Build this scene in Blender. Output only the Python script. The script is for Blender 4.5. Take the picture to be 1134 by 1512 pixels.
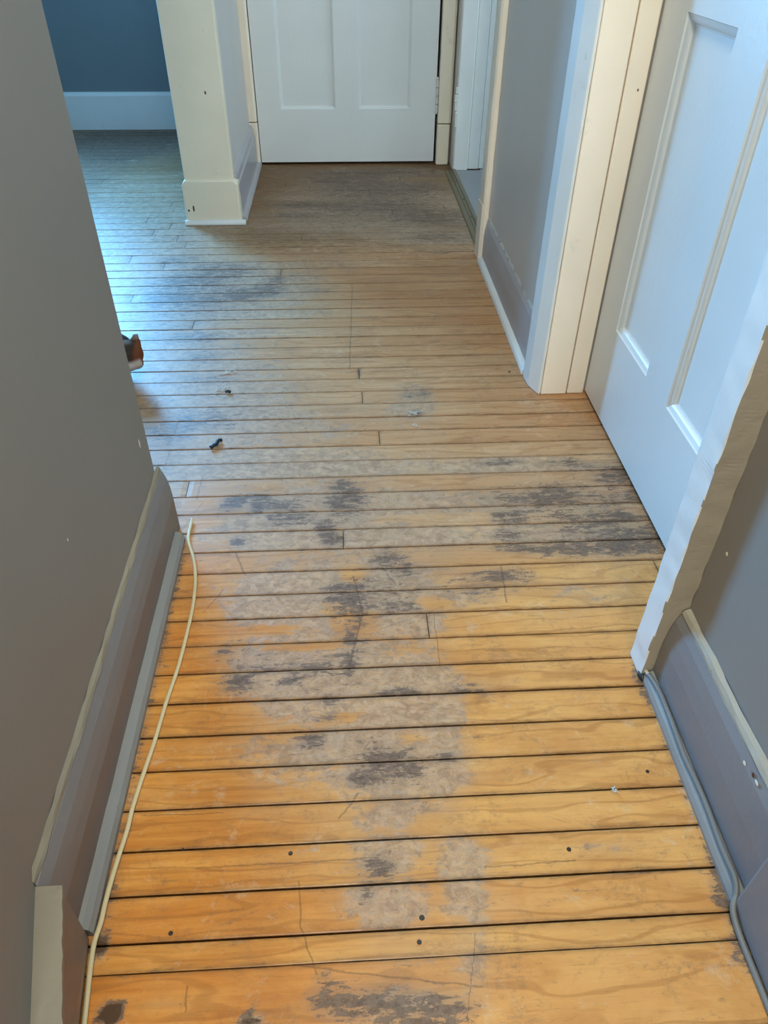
import bpy, bmesh, math, random
from mathutils import Vector, Matrix, noise
random.seed(7)
for o in list(bpy.data.objects): bpy.data.objects.remove(o)
S = bpy.context.scene
COL = S.collection

# ------------------------------------------------------------------ camera
PW, PH, FPX, CX, CY, CAMH = 1134, 1512, 1088.95, 567.0, 756.0, 1.0
def _n(v): return v.normalized()
_Y = _n(Vector((492-CX, CY+154, -FPX)))                 # hall axis seen in camera space
_Z = -_n(Vector((556-CX, CY-2060, -FPX)))               # up seen in camera space
_X = _Y.cross(_Z).normalized()
_Z = _X.cross(_Y).normalized()
ROT = Matrix((_X, _Y, _Z))                              # camera -> world
cam = bpy.data.cameras.new('camera'); camo = bpy.data.objects.new('camera', cam); COL.objects.link(camo)
camo.matrix_world = Matrix.Translation((0, 0, CAMH)) @ ROT.to_4x4()
cam.sensor_fit = 'VERTICAL'; cam.sensor_height = 36; cam.lens = FPX/PH*36
cam.clip_start = 0.02
S.camera = camo
def at(px, py, z=0.0):                                  # a point of the floor from its place in the photo
    r = ROT @ Vector((px-CX, CY-py, -FPX)); t = (z-CAMH)/r.z
    return Vector((r.x*t, r.y*t, z))

# ------------------------------------------------------------------ light
S.view_settings.view_transform = 'Standard'; S.view_settings.look = 'None'
S.view_settings.gamma = 1; S.view_settings.use_curve_mapping = False
S.view_settings.exposure = 0.0
w = bpy.data.worlds.new('world'); S.world = w; w.use_nodes = True
w.node_tree.nodes['Background'].inputs[0].default_value = (0.8, 0.9, 1.0, 1)
w.node_tree.nodes['Background'].inputs[1].default_value = 0.7
def area(name, loc, target, sx, sy, power, col, spread=math.pi):
    l = bpy.data.lights.new(name, 'AREA'); l.shape = 'RECTANGLE'; l.size = sx; l.size_y = sy
    l.energy = power; l.color = col; l.spread = spread
    o = bpy.data.objects.new(name, l); COL.objects.link(o); o.location = loc
    o.rotation_euler = (Vector(target)-Vector(loc)).to_track_quat('-Z', 'Y').to_euler()
    return o
# daylight through the window of the blue room, of the room on the right, and from the room behind the camera
area('daylight_blue_room', (-2.15, 5.25, 1.55), (0.1, 1.9, 0.75), 2.0, 1.7, 435, (0.20, 0.66, 1.27), math.radians(125))
area('daylight_side_room', (2.02, 3.1, 1.5), (0, 3.1, 1.2), 0.8, 1.0, 34, (0.58, 0.84, 1.05))
area('daylight_behind', (0.05, -2.15, 1.55), (0.05, 2, 0.9), 0.75, 1.1, 64, (0.84, 0.93, 0.93))
area('hall_ceiling_lamp_light', (0.05, 0.35, 2.30), (0.05, 0.5, 0), 0.3, 0.3, 26, (1.0, 0.97, 0.80))

# ------------------------------------------------------------------ node helper
class NT:
    def __init__(s, name):
        s.m = bpy.data.materials.new(name); s.m.use_nodes = True; s.t = s.m.node_tree
        s.b = s.t.nodes['Principled BSDF']
        s.tc = s.t.nodes.new('ShaderNodeTexCoord')
        s.geo = s.t.nodes.new('ShaderNodeNewGeometry')
    def n(s, k, **kw):
        x = s.t.nodes.new('ShaderNode'+k)
        for a, v in kw.items(): setattr(x, a, v)
        return x
    def put(s, sock, v):
        if isinstance(v, bpy.types.NodeSocket): s.t.links.new(v, sock)
        elif isinstance(v, (tuple, list)) and len(v) == 3 and sock.type == 'RGBA': sock.default_value = (*v, 1)
        elif isinstance(v, (int, float)) and sock.type == 'RGBA': sock.default_value = (v, v, v, 1)
        else: sock.default_value = v
    def math(s, op, a, b=0.0, c=None):
        x = s.n('Math', operation=op); s.put(x.inputs[0], a); s.put(x.inputs[1], b)
        if c is not None: s.put(x.inputs[2], c)
        return x.outputs[0]
    def sm(s, v, a, b):
        x = s.n('MapRange', interpolation_type='SMOOTHSTEP'); s.put(x.inputs[0], v); s.put(x.inputs[1], a); s.put(x.inputs[2], b)
        return x.outputs[0]
    def lin(s, v, a, b, c, d):
        x = s.n('MapRange'); s.put(x.inputs[0], v); s.put(x.inputs[1], a); s.put(x.inputs[2], b); s.put(x.inputs[3], c); s.put(x.inputs[4], d)
        return x.outputs[0]
    def mix(s, f, a, b, bt='MIX'):
        x = s.n('MixRGB', blend_type=bt); s.put(x.inputs[0], f); s.put(x.inputs[1], a); s.put(x.inputs[2], b)
        return x.outputs[0]
    def noise(s, scale, detail=4, rough=.55, stretch=(1, 1, 1), off=(0, 0, 0), dist=0):
        mp = s.n('Mapping'); s.put(mp.inputs[0], s.tc.outputs['Object']); mp.inputs[3].default_value = stretch
        if isinstance(off, bpy.types.NodeSocket): s.put(mp.inputs[1], off)
        else: mp.inputs[1].default_value = off
        x = s.n('TexNoise'); s.put(x.inputs['Vector'], mp.outputs[0]); x.inputs['Scale'].default_value = scale
        x.inputs['Detail'].default_value = detail; x.inputs['Roughness'].default_value = rough; x.inputs['Distortion'].default_value = dist
        return x.outputs[0]
    def attr(s, name):
        x = s.n('Attribute', attribute_name=name); return x
    def bump(s, h, strength=.3, dist=.002):
        x = s.n('Bump'); x.inputs['Strength'].default_value = strength; x.inputs['Distance'].default_value = dist
        s.put(x.inputs['Height'], h); s.put(s.b.inputs['Normal'], x.outputs[0])
    def done(s, col, rough=.5, spec=.5):
        s.put(s.b.inputs['Base Color'], col); s.put(s.b.inputs['Roughness'], rough); s.put(s.b.inputs['Specular IOR Level'], spec)
        return s.m
def lin(r, g, b):
    f = lambda c: (c/255/12.92) if c/255 <= .04045 else ((c/255+.055)/1.055)**2.4
    return (f(r), f(g), f(b))

def paint(name, col, rough=.45, chips=0.0, chipcol=(70, 62, 55), bump=.25, var=.06, spec=.5, bs=60):
    t = NT(name); c = lin(*col)
    n1 = t.noise(3.0, 3); n2 = t.noise(bs, 3)
    f = t.lin(n1, .3, .7, 1-var, 1+var)
    cc = t.mix(1.0, c, t.mix(1.0, (1, 1, 1), f, 'MULTIPLY'), 'MULTIPLY')
    if chips:
        m = t.sm(t.noise(26, 5, .7, off=(3, 1, 5)), .74-chips*.1, .76-chips*.1)
        cc = t.mix(m, cc, lin(*chipcol))
        s2 = t.sm(t.noise(9, 6, .75, off=(7, 2, 9)), .60, .80)
        cc = t.mix(t.math('MULTIPLY', s2, .3), cc, lin(*[int(v*.7) for v in chipcol]))
    t.bump(n2, bump, .0015)
    return t.done(cc, rough, spec)

M = {}
M['wall_grey'] = paint('wall_grey_paint', (136, 132, 126), .5, bump=.12, var=.03, bs=120)
M['wall_light'] = paint('light_grey_wall_paint', (208, 202, 196), .42, bump=.12, var=.03, bs=120)
M['base_grey'] = paint('baseboard_grey_paint', (124, 123, 125), .4, chips=.15, chipcol=(205, 200, 188), bump=.35)
M['base_light'] = paint('baseboard_light_grey_paint', (176, 172, 174), .35, chips=.2, chipcol=(205, 200, 188), bump=.35)
M['base_mauve'] = paint('baseboard_darker_coat', (120, 108, 104), .42, bump=.35)
M['shoe_grey'] = paint('shoe_grey_paint', (134, 134, 132), .4, chips=.35, chipcol=(60, 58, 56), bump=.4)
M['caulk'] = paint('old_caulk_edge', (158, 150, 134), .6, chips=.5, chipcol=(96, 90, 80), bump=.8, var=.12)
M['caulk_dark'] = paint('old_caulk_grey', (138, 130, 114), .6, chips=.5, chipcol=(84, 78, 70), bump=.8, var=.14)
M['taupe'] = paint('built_up_taupe_paint', (150, 138, 118), .5, chips=.35, chipcol=(190, 180, 160), bump=.9, var=.12)
M['cream'] = paint('cream_trim_paint', (246, 230, 208), .38, chips=.12, chipcol=(110, 85, 60), bump=.3)
M['white'] = paint('white_trim_paint', (226, 226, 222), .36, chips=.10, chipcol=(120, 105, 85), bump=.3)
M['door_white'] = paint('white_door_paint', (226, 227, 224), .32, bump=.35, var=.03, bs=90)
M['col_base'] = paint('scuffed_cream_paint', (238, 226, 202), .42, chips=.35, chipcol=(95, 65, 45), bump=.35)
M['blue'] = paint('slate_blue_wall_paint', (116, 126, 130), .6, bump=.1, var=.03)
M['ceiling'] = paint('ceiling_paint', (225, 222, 214), .8)
M['grey_floor'] = paint('grey_sheet_floor', (138, 138, 140), .45)
M['hinge'] = paint('painted_over_hinge', (214, 212, 204), .4, chips=.5, chipcol=(100, 92, 80), bump=.6)
M['olive'] = paint('tarnished_brass_strip', (116, 106, 82), .4, chips=.3, chipcol=(60, 56, 42)); 
M['olive'].node_tree.nodes['Principled BSDF'].inputs['Metallic'].default_value = .45
M['dark'] = paint('dark_gap', (18, 14, 11), .9, spec=.1)
M['soot'] = paint('black_scrap_rubber', (28, 29, 32), .55)
M['iron'] = paint('dark_iron_nail', (38, 30, 26), .5)
M['lint'] = paint('pale_lint', (205, 205, 200), .9)
M['cord_cream'] = paint('cream_cord_vinyl', (206, 190, 150), .4, chips=.3, chipcol=(120, 100, 75))
M['cord_white'] = paint('white_cord_vinyl', (200, 200, 190), .35)
M['cord_grey'] = paint('cord_painted_grey', (112, 112, 110), .45, chips=.4, chipcol=(70, 66, 60), bump=.5)

def glass():
    m = bpy.data.materials.new('window_glass'); m.use_nodes = True; t = m.node_tree; t.nodes.clear()
    o = t.nodes.new('ShaderNodeOutputMaterial'); mx = t.nodes.new('ShaderNodeMixShader'); a = t.nodes.new('ShaderNodeBsdfTransparent'); g = t.nodes.new('ShaderNodeBsdfGlossy')
    g.inputs['Roughness'].default_value = .02; mx.inputs[0].default_value = .06
    t.links.new(a.outputs[0], mx.inputs[1]); t.links.new(g.outputs[0], mx.inputs[2]); t.links.new(mx.outputs[0], o.inputs[0]); return m
M['glass'] = glass()

# ------------------------------------------------------------------ mesh helpers
class MB:
    def __init__(s): s.v = []; s.f = []; s.mi = []
    def add(s, vs, fs, mi=0):
        k = len(s.v); s.v += [tuple(v) for v in vs]; s.f += [tuple(i+k for i in f) for f in fs]; s.mi += [mi]*len(fs)
    def box(s, x0, x1, y0, y1, z0, z1, mi=0):
        vs = [(x, y, z) for x in (x0, x1) for y in (y0, y1) for z in (z0, z1)]
        s.add(vs, [(0, 1, 3, 2), (4, 6, 7, 5), (0, 4, 5, 1), (2, 3, 7, 6), (0, 2, 6, 4), (1, 5, 7, 3)], mi)
    def prof(s, pts, t0, t1, axis='y', step=None, jit=0.0, mi=0):
        """closed profile swept along y (pts=(x,z)), along x (pts=(y,z)) or along z (pts=(x,y))"""
        n = max(1, int(abs(t1-t0)/step)) if step else 1
        rings = []
        for k in range(n+1):
            t = t0+(t1-t0)*k/n; ring = []
            for i, (a, b) in enumerate(pts):
                if jit:
                    a += jit*noise.noise(Vector((t*28, i*7.3, 1.7))); b += jit*noise.noise(Vector((t*28, i*5.1, 9.7)))
                ring.append({'y': (a, t, b), 'x': (t, a, b), 'z': (a, b, t)}[axis])
            rings.append(ring)
        m = len(pts); vs = [v for r in rings for v in r]; fs = []
        for k in range(n):
            for i in range(m):
                j = (i+1) % m; fs.append((k*m+i, k*m+j, (k+1)*m+j, (k+1)*m+i))
        fs.append(tuple(range(m))[::-1]); fs.append(tuple(n*m+i for i in range(m)))
        s.add(vs, fs, mi)
    def tube(s, pts, r, seg=10, flat=1.0, up=Vector((0, 0, 1)), mi=0):
        P = []
        for i in range(len(pts)-1):
            p0 = pts[max(i-1, 0)]; p1 = pts[i]; p2 = pts[i+1]; p3 = pts[min(i+2, len(pts)-1)]
            for k in range(6):
                t = k/6; P.append(0.5*((2*p1)+(p2-p0)*t+(2*p0-5*p1+4*p2-p3)*t*t+(3*p1-p0-3*p2+p3)*t**3))
        P.append(pts[-1]); vs = []; fs = []
        for i, p in enumerate(P):
            d = (P[min(i+1, len(P)-1)]-P[max(i-1, 0)]).normalized(); a = d.cross(up).normalized(); b = a.cross(d)
            for k in range(seg):
                q = 2*math.pi*k/seg; vs.append(p+a*math.cos(q)*r+b*math.sin(q)*r*flat)
        for i in range(len(P)-1):
            for k in range(seg):
                j = (k+1) % seg; fs.append((i*seg+k, i*seg+j, (i+1)*seg+j, (i+1)*seg+k))
        fs.append(tuple(range(seg))[::-1]); fs.append(tuple((len(P)-1)*seg+k for k in range(seg)))
        s.add(vs, fs, mi)
    def ell(s, c, r, rot=None, mi=0, u=18, v=12):
        bm = bmesh.new(); bmesh.ops.create_uvsphere(bm, u_segments=u, v_segments=v, radius=1)
        vs = []
        for q in bm.verts:
            p = Vector((q.co.x*r[0], q.co.y*r[1], q.co.z*r[2]))
            if rot: p = rot @ p
            vs.append(p+Vector(c))
        fs = [tuple(x.index for x in f.verts) for f in bm.faces]; bm.free(); s.add(vs, fs, mi)
    def cone(s, p0, r0, p1, r1, seg=14, flat=1.0, side=Vector((1, 0, 0))):
        d = (p1-p0).normalized(); a = (side-d*side.dot(d)).normalized(); b = d.cross(a)
        vs = [p0+(a*math.cos(2*math.pi*k/seg)+b*math.sin(2*math.pi*k/seg)*flat)*r0 for k in range(seg)]
        vs += [p1+(a*math.cos(2*math.pi*k/seg)+b*math.sin(2*math.pi*k/seg)*flat)*r1 for k in range(seg)]
        fs = [(k, (k+1) % seg, seg+(k+1) % seg, seg+k) for k in range(seg)]+[tuple(range(seg))[::-1], tuple(range(seg, 2*seg))]
        s.add(vs, fs)
    def build(s, name, mats, parent=None, kind=None, bevel=0.0, smooth=False, origin=None):
        me = bpy.data.meshes.new(name); V = s.v
        o0 = Vector(origin) if origin is not None else Vector((0, 0, 0))
        me.from_pydata([tuple(Vector(v)-o0) for v in V], [], s.f)
        for m in (mats if isinstance(mats, (list, tuple)) else [mats]): me.materials.append(m)
        for p, i in zip(me.polygons, s.mi): p.material_index = i; p.use_smooth = smooth
        bm = bmesh.new(); bm.from_mesh(me); bmesh.ops.recalc_face_normals(bm, faces=bm.faces); bm.to_mesh(me); bm.free()
        o = bpy.data.objects.new(name, me); COL.objects.link(o); o.location = o0
        if parent: o.parent = parent; o.matrix_parent_inverse = parent.matrix_world.inverted() if False else Matrix.Identity(4); o.location = o0-parent_loc(parent)
        if parent and name in ('hinge', 'door_knob'): o.location = (0, 0, 0)
        if kind: o['kind'] = kind
        if bevel:
            b = o.modifiers.new('bevel', 'BEVEL'); b.width = bevel; b.segments = 2; b.limit_method = 'ANGLE'; b.angle_limit = .6
        return o
def parent_loc(p):
    v = Vector(p.location)
    while p.parent: p = p.parent; v += Vector(p.location)
    return v
def tag(o, label, cat, group=None):
    o['label'] = label; o['category'] = cat
    if group: o['group'] = group
    return o
def thing(name, loc, label, cat, group=None):
    o = bpy.data.objects.new(name, None); o.empty_display_size = .05; COL.objects.link(o); o.location = loc
    return tag(o, label, cat, group)

CEIL = 2.45
WL, WR, WM = -0.370, 0.513, 0.502     # wall faces: left, near right, middle right

# ------------------------------------------------------------------ floor
ys_px = [352.5, 372.3, 383.7, 394.2, 404.8, 416.9, 429, 441, 453.8, 467.6, 481, 495.5, 510.3, 525.8, 541.8, 558, 576, 594.8, 614.5,
         634.5, 656, 678, 701.5, 725.5, 751.3, 778.3, 806.8, 838, 871.2, 905.5, 943.2, 982.6, 1026, 1074, 1123, 1179, 1238, 1303, 1372.7, 1415]
rows = sorted(at(600, y).y for y in ys_px)
k = rows.index(min(rows, key=lambda v: abs(v-2.674))); rows.insert(k+1, 2.742)
rows += [2.879, 2.947, 3.017, 3.083, 3.150, 3.217, 3.284, 3.350, 3.417, 3.484, 3.551, 3.618, 3.685, 3.752, 3.819, 3.886]
while rows[-1] < 4.60: rows.append(rows[-1]+.0665)
rows += [0.251, 0.160, 0.101]; rows = sorted(rows)
while rows[0] > -2.15: rows.insert(0, rows[0]-.059)
joints_px = [(530, 549), (535, 585), (560, 645), (507, 795), (268, 489), (228, 340), (262, 352), (592, 296), (446, 348), (415, 400),
             (632, 925), (972, 843), (480, 250), (590, 262)]
jl = [at(*p) for p in joints_px]
# wear, and some painted floor shade, mapped over the boards: (px, py, rx, ry, strength) in the photo, turned into floor positions
GREY = [(480, 860, 170, 90, .45), (510, 1000, 180, 90, .45), (540, 1120, 150, 70, .45), (560, 1230, 120, 60, .35), (430, 700, 190, 40, .45), (400, 780, 150, 40, .5), (600, 800, 150, 50, .45),
        (380, 620, 200, 60, .45), (280, 560, 130, 60, .5), (300, 450, 190, 80, .45), (220, 350, 140, 60, .5), (560, 740, 160, 18, .6), (700, 745, 90, 14, .5), (860, 760, 130, 90, .35), (640, 1020, 40, 90, .5), (655, 1110, 34, 60, .5),
        (690, 1300, 34, 90, .4), (700, 1420, 30, 60, .4), (780, 880, 150, 30, .35), (420, 1110, 110, 50, .35), (600, 1400, 120, 60, .3), (720, 690, 160, 30, .3), (600, 600, 60, 40, .4),
        (450, 735, 120, 26, .9), (560, 742, 120, 18, 1), (660, 740, 70, 10, .7), (430, 770, 110, 20, .7), (580, 795, 110, 18, .8), (430, 797, 80, 15, .9),
        (450, 860, 110, 30, .9), (570, 850, 80, 22, .8), (590, 890, 90, 22, .8), (430, 900, 90, 26, .8), (430, 930, 80, 12, .7), (610, 920, 50, 18, .7),
        (430, 965, 100, 22, .9), (570, 965, 75, 18, .9), (620, 960, 20, 30, .9), (440, 1005, 110, 22, .9), (590, 1005, 70, 28, .9), (560, 1050, 90, 25, .9),
        (640, 1050, 40, 28, .9), (430, 1045, 70, 20, .5), (560, 1100, 70, 30, .8), (650, 1110, 30, 45, .8), (600, 1140, 90, 36, .9), (600, 1195, 80, 14, .6),
        (560, 1215, 50, 12, .5), (575, 1255, 45, 30, .7), (690, 1275, 40, 26, .6), (580, 1330, 60, 34, .7), (690, 1330, 35, 35, .5), (520, 1330, 40, 30, .4),
        (420, 1110, 60, 20, .4), (390, 1200, 60, 20, .25), (690, 1430, 20, 40, .3), (600, 1480, 110, 24, .6), (890, 1253, 60, 12, .35), (650, 1400, 90, 20, .3),
        (330, 690, 150, 22, .5), (330, 640, 130, 30, .7), (300, 600, 130, 26, .7), (300, 560, 130, 22, .7), (250, 520, 110, 18, .8), (520, 690, 70, 30, .45),
        (440, 640, 80, 20, .5), (612, 592, 28, 24, .9), (330, 440, 150, 40, .8), (300, 400, 150, 30, .6), (220, 340, 110, 40, .7), (200, 290, 90, 40, .6),
        (560, 300, 150, 34, .9), (480, 330, 130, 16, .6), (640, 350, 90, 16, .6), (800, 740, 100, 26, .45), (870, 800, 110, 22, .5), (760, 790, 60, 14, .4),
        (880, 880, 60, 14, .3), (700, 880, 60, 12, .4), (730, 1010, 50, 18, .3), (480, 390, 120, 20, .4), (750, 690, 120, 14, .35)]
DARK = [(180, 212, 110, 34, .9), (262, 850, 9, 60, .6), (240, 960, 9, 80, .55), (212, 1090, 9, 80, .5), (185, 1220, 9, 80, .5), (160, 1330, 10, 60, .6), (948, 1010, 12, 40, .7), (985, 1100, 9, 60, .5), (1020, 1190, 9, 60, .45), (1060, 1290, 12, 60, .7), (1100, 1400, 14, 70, .7), (880, 600, 30, 14, .4), (930, 700, 22, 60, .35), (975, 800, 20, 30, .5), (560, 255, 140, 8, .7), (560, 290, 150, 34, .55), (520, 325, 150, 20, .35), (700, 350, 110, 24, .4), (300, 425, 140, 50, .45), (230, 480, 90, 60, .3), (290, 600, 120, 60, .3), (870, 780, 120, 60, .5), (780, 730, 120, 30, .35), (900, 700, 70, 30, .35), (400, 750, 110, 40, .35), (520, 740, 50, 60, .35),  # first blob paints the shade on the blue-room floor into the boards
        (580, 850, 70, 40, .35), (720, 860, 90, 24, .4), (520, 920, 50, 80, .4), (440, 1000, 120, 50, .3), (580, 1130, 90, 60, .4), (460, 1090, 80, 30, .35), (560, 1290, 60, 60, .3), (570, 1480, 140, 50, .45), (480, 880, 60, 30, .3), (350, 960, 50, 60, .3), (680, 1010, 60, 20, .3), (580, 890, 60, 30, .3),
        (570, 278, 90, 10, .9), (500, 266, 55, 6, .8), (560, 305, 70, 8, .8), (640, 320, 60, 12, .8), (450, 303, 60, 6, .7), (430, 318, 40, 4, .6), (640, 350, 60, 8, .5), (650, 372, 40, 4, .5),
        (400, 428, 22, 9, 1), (360, 435, 30, 9, .9), (315, 445, 14, 6, 1), (280, 415, 50, 12, .6), (250, 440, 60, 10, .7), (330, 398, 50, 12, .6), (410, 412, 14, 6, .9), (260, 385, 40, 8, .5),
        (290, 500, 40, 10, .6), (300, 528, 30, 12, .5), (220, 500, 40, 8, .4), (300, 620, 60, 16, .45), (250, 640, 40, 20, .5), (300, 560, 60, 8, .4),
        (870, 812, 90, 8, .95), (935, 805, 50, 12, .9), (770, 808, 40, 6, .8), (940, 790, 60, 10, .6), (900, 765, 60, 9, .8), (750, 765, 26, 12, .9), (750, 790, 20, 12, .7), (820, 730, 26, 14, .9),
        (800, 735, 80, 8, .6), (910, 705, 30, 9, .8), (930, 735, 40, 8, .5), (740, 683, 40, 6, .7), (830, 682, 30, 6, .7), (700, 700, 30, 5, .3), (900, 690, 60, 6, .4), (800, 808, 160, 5, .5),
        (510, 738, 26, 20, 1), (345, 742, 18, 10, 1), (385, 742, 16, 14, .9), (420, 745, 24, 7, .7), (430, 765, 36, 12, .6), (480, 780, 16, 14, 1), (490, 798, 20, 8, .8), (350, 800, 14, 10, .7), (505, 715, 16, 6, .8),
        (575, 825, 26, 16, .7), (600, 840, 10, 10, .6), (505, 868, 30, 6, .9), (512, 888, 30, 12, .9), (530, 905, 8, 12, 1), (518, 940, 8, 14, .9), (515, 980, 10, 16, 1), (590, 895, 24, 12, .5), (740, 850, 50, 10, .6), (700, 870, 30, 6, .4),
        (330, 962, 14, 6, .6), (430, 1005, 16, 8, 1), (470, 985, 20, 8, .8), (350, 1010, 24, 16, .7), (430, 985, 60, 8, .5), (590, 1022, 40, 7, .9), (640, 985, 30, 4, .4), (690, 1018, 30, 6, .6), (720, 1025, 14, 6, .6), (490, 1035, 20, 8, .6),
        (460, 1095, 20, 8, .9), (490, 1060, 24, 8, .5), (570, 1120, 34, 16, .9), (545, 1150, 30, 12, 1), (660, 1120, 20, 10, .8), (560, 1140, 60, 16, .5), (600, 1195, 60, 5, .7), (560, 1280, 22, 16, .8), (540, 1320, 14, 16, .6), (555, 1275, 40, 5, .6),
        (555, 1485, 70, 16, 1), (640, 1490, 60, 16, .9), (480, 1470, 30, 20, .7), (600, 1500, 110, 12, .8), (370, 1505, 14, 12, 2.0), (163, 1498, 15, 18, 2.6), (146, 1398, 13, 16, 2.0), (640, 1505, 40, 10, 1),
        (477, 1440, 9, 8, 1), (865, 1320, 60, 6, .4), (1060, 1320, 14, 30, .6), (1090, 1400, 14, 30, .5), (1085, 1420, 8, 10, .6), (240, 1480, 60, 8, .4), (900, 1010, 4, 20, .0), (955, 940, 6, 50, .35),
        (615, 583, 30, 7, .6), (612, 610, 16, 8, .6), (530, 550, 4, 6, 1), (470, 430, 30, 6, .4), (870, 1100, 30, 5, .2), (130, 265, 60, 20, .4), (260, 850, 8, 40, .5), (930, 1290, 60, 6, .4)]
HONEY = [(300, 742, 34, 11, .5), (390, 722, 30, 8, .4), (300, 770, 40, 12, .5), (780, 890, 60, 16, .5), (640, 890, 26, 9, .8), (800, 960, 160, 26, .7), (520, 920, 30, 18, .9), (450, 955, 70, 7, .6), (400, 930, 50, 8, .6), (520, 850, 22, 12, .8), (500, 900, 24, 5, .9), (690, 850, 60, 12, .4), (430, 1085, 50, 12, .5), (610, 955, 20, 8, .3), (500, 1060, 30, 10, .6), (610, 1090, 26, 10, .4)]
def blobs(L):
    R = []
    for px, py, rx, ry, s in L:
        c = at(px, py); a = (at(px+rx, py)-at(px-rx, py)).length/2; b = (at(px, py-ry).y-at(px, py+ry).y)/2
        R.append((c.x, c.y, a, b, s))
    return R
GREYB, DARKB, HONEYB = blobs(GREY), blobs(DARK), blobs(HONEY)
def field(L, x, y):
    v = 0.0
    for cx, cy, a, b, s in L:
        dy = (y-cy)/b
        if dy*dy > 2.6: continue
        dx = (x-cx)/a; d = dx*dx+dy*dy
        if d < 2.6:
            t = 1-d/2.6; v = 1-(1-v)*(1-min(1, s*t*t*1.5)) if s <= 1 else max(v, s*t)
    return v
def clamp(v): return 0 if v < 0 else 1 if v > 1 else v
FX0, FX1 = -2.85, 0.66
fv, ff, fcol, fid, fmat, fedge = [], [], [], [], [], []
rnd = random.Random(3)
brd = 0
for ri in range(len(rows)-1):
    y0, y1 = rows[ri], rows[ri+1]
    vis = 0.2 < y1 < 2.1
    js = [j.x for j in jl if y0 <= j.y < y1]
    if not js or y0 > 2.9:
        x = -2.6+rnd.random()*1.6
        while x < FX1:
            inhall = (-.33 < x < .6) and y0 < 2.9
            if all(abs(x-j) > .35 for j in js) and not inhall: js.append(x)
            x += .8+rnd.random()*.9
    xs = [FX0]+sorted(js)+[FX1]
    gap = (.0006+.0007*rnd.random()) if y0 < 1.9 else (.0009+.0007*rnd.random() if y0 < 2.75 else .0006+.0004*rnd.random())
    if abs(y0-.432) < .01 or abs(y1-.432) < .01 or abs(y0-.668) < .01 or abs(y1-.668) < .01 or (rnd.random() < .15 and .4 < y0 < 1.6): gap += .0007
    if y1 < .40: gap = .0007
    for bi in range(len(xs)-1):
        a, b = xs[bi]+.0007, xs[bi+1]-.0007
        brd += 1
        tone, warm, wo, zoff = rnd.random(), rnd.random(), rnd.uniform(-.18, .18), rnd.uniform(-.0004, .0004)
        st = .011 if vis else .035
        lo = max(a, -.42) if vis else a
        nx = []
        if vis and a < -.42:
            q = a
            while q < -.42-.05: nx.append(q); q += .05
        x = lo if (vis and a < -.42) else a
        m = max(1, int((b-x)/st)); nx += [x+(b-x)*i/m for i in range(m+1)]
        ny = max(2, int((y1-y0)/(.011 if vis else .03)))
        yy = [y0+gap, y0+gap+.0012]+[y0+(y1-y0)*i/ny for i in range(1, ny)]+[y1-gap-.0012, y1-gap]
        if not vis: yy = sorted(set(yy+[y0+gap+.008, y1-gap-.008]))
        base = len(fv); W = len(yy)+2
        for x in nx:
            e = -.0007 if (x == nx[0] or x == nx[-1]) else 0
            wob = .0005*noise.noise(Vector((x*9, y0*31, 0)))
            for i, y in enumerate([yy[0]]+yy+[yy[-1]]):
                z = zoff+e
                if i in (0, W-1): z = -.012
                elif i in (1, W-2): z = zoff-.0011+e
                fv.append((x, y+(wob if i < 3 or i > W-4 else 0), z))
                fedge.append(1.0 if (i < 3 or i > W-4 or x == nx[0] or x == nx[-1]) else 0.0)
                g = clamp(field(GREYB, x, y)+wo*.6); d = field(DARKB, x, y); hn = field(HONEYB, x, y)
                # honey varnish survives close to the camera and along the edges of the hall
                vr = clamp((1.20-y)/.32)
                edge = max(clamp((abs(x-.06)-.20)/.14), 0)
                vr = clamp(vr*(.75+.35*edge)); vr = max(vr, hn*.6)
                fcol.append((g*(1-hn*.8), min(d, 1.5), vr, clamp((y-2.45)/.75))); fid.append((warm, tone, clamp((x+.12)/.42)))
        for i in range(len(nx)-1):
            for j in range(W-1):
                p = base+i*W+j; ff.append((p, p+W, p+W+1, p+1)); fmat.append(0)
        ff.append(tuple(base+j for j in range(W))); fmat.append(0); ff.append(tuple(base+(len(nx)-1)*W+j for j in range(W))[::-1]); fmat.append(0)
kf = len(fv); fv += [(FX0, -2.2, -.011), (FX1, -2.2, -.011), (FX1, 4.6, -.011), (FX0, 4.6, -.011), (FX0, -2.2, -.03), (FX1, -2.2, -.03), (FX1, 4.6, -.03), (FX0, 4.6, -.03)]
fcol += [(0, 0, 0, 0)]*8; fid += [(0, 0, 0)]*8; fedge += [1.0]*8
for f in [(0, 1, 2, 3), (7, 6, 5, 4), (0, 4, 5, 1), (1, 5, 6, 2), (2, 6, 7, 3), (3, 7, 4, 0)]: ff.append(tuple(kf+i for i in f)); fmat.append(1)
me = bpy.data.meshes.new('floor'); me.from_pydata(fv, [], ff)
ca = me.color_attributes.new('wear_shade', 'FLOAT_COLOR', 'POINT')
ca.data.foreach_set('color', [c for q in fcol for c in q])
cb = me.color_attributes.new('board', 'FLOAT_COLOR', 'POINT')
cb.data.foreach_set('color', [c for q in fid for c in (*q, 1)])

me.attributes.new('edge', 'FLOAT', 'POINT').data.foreach_set('value', fedge)

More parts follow.
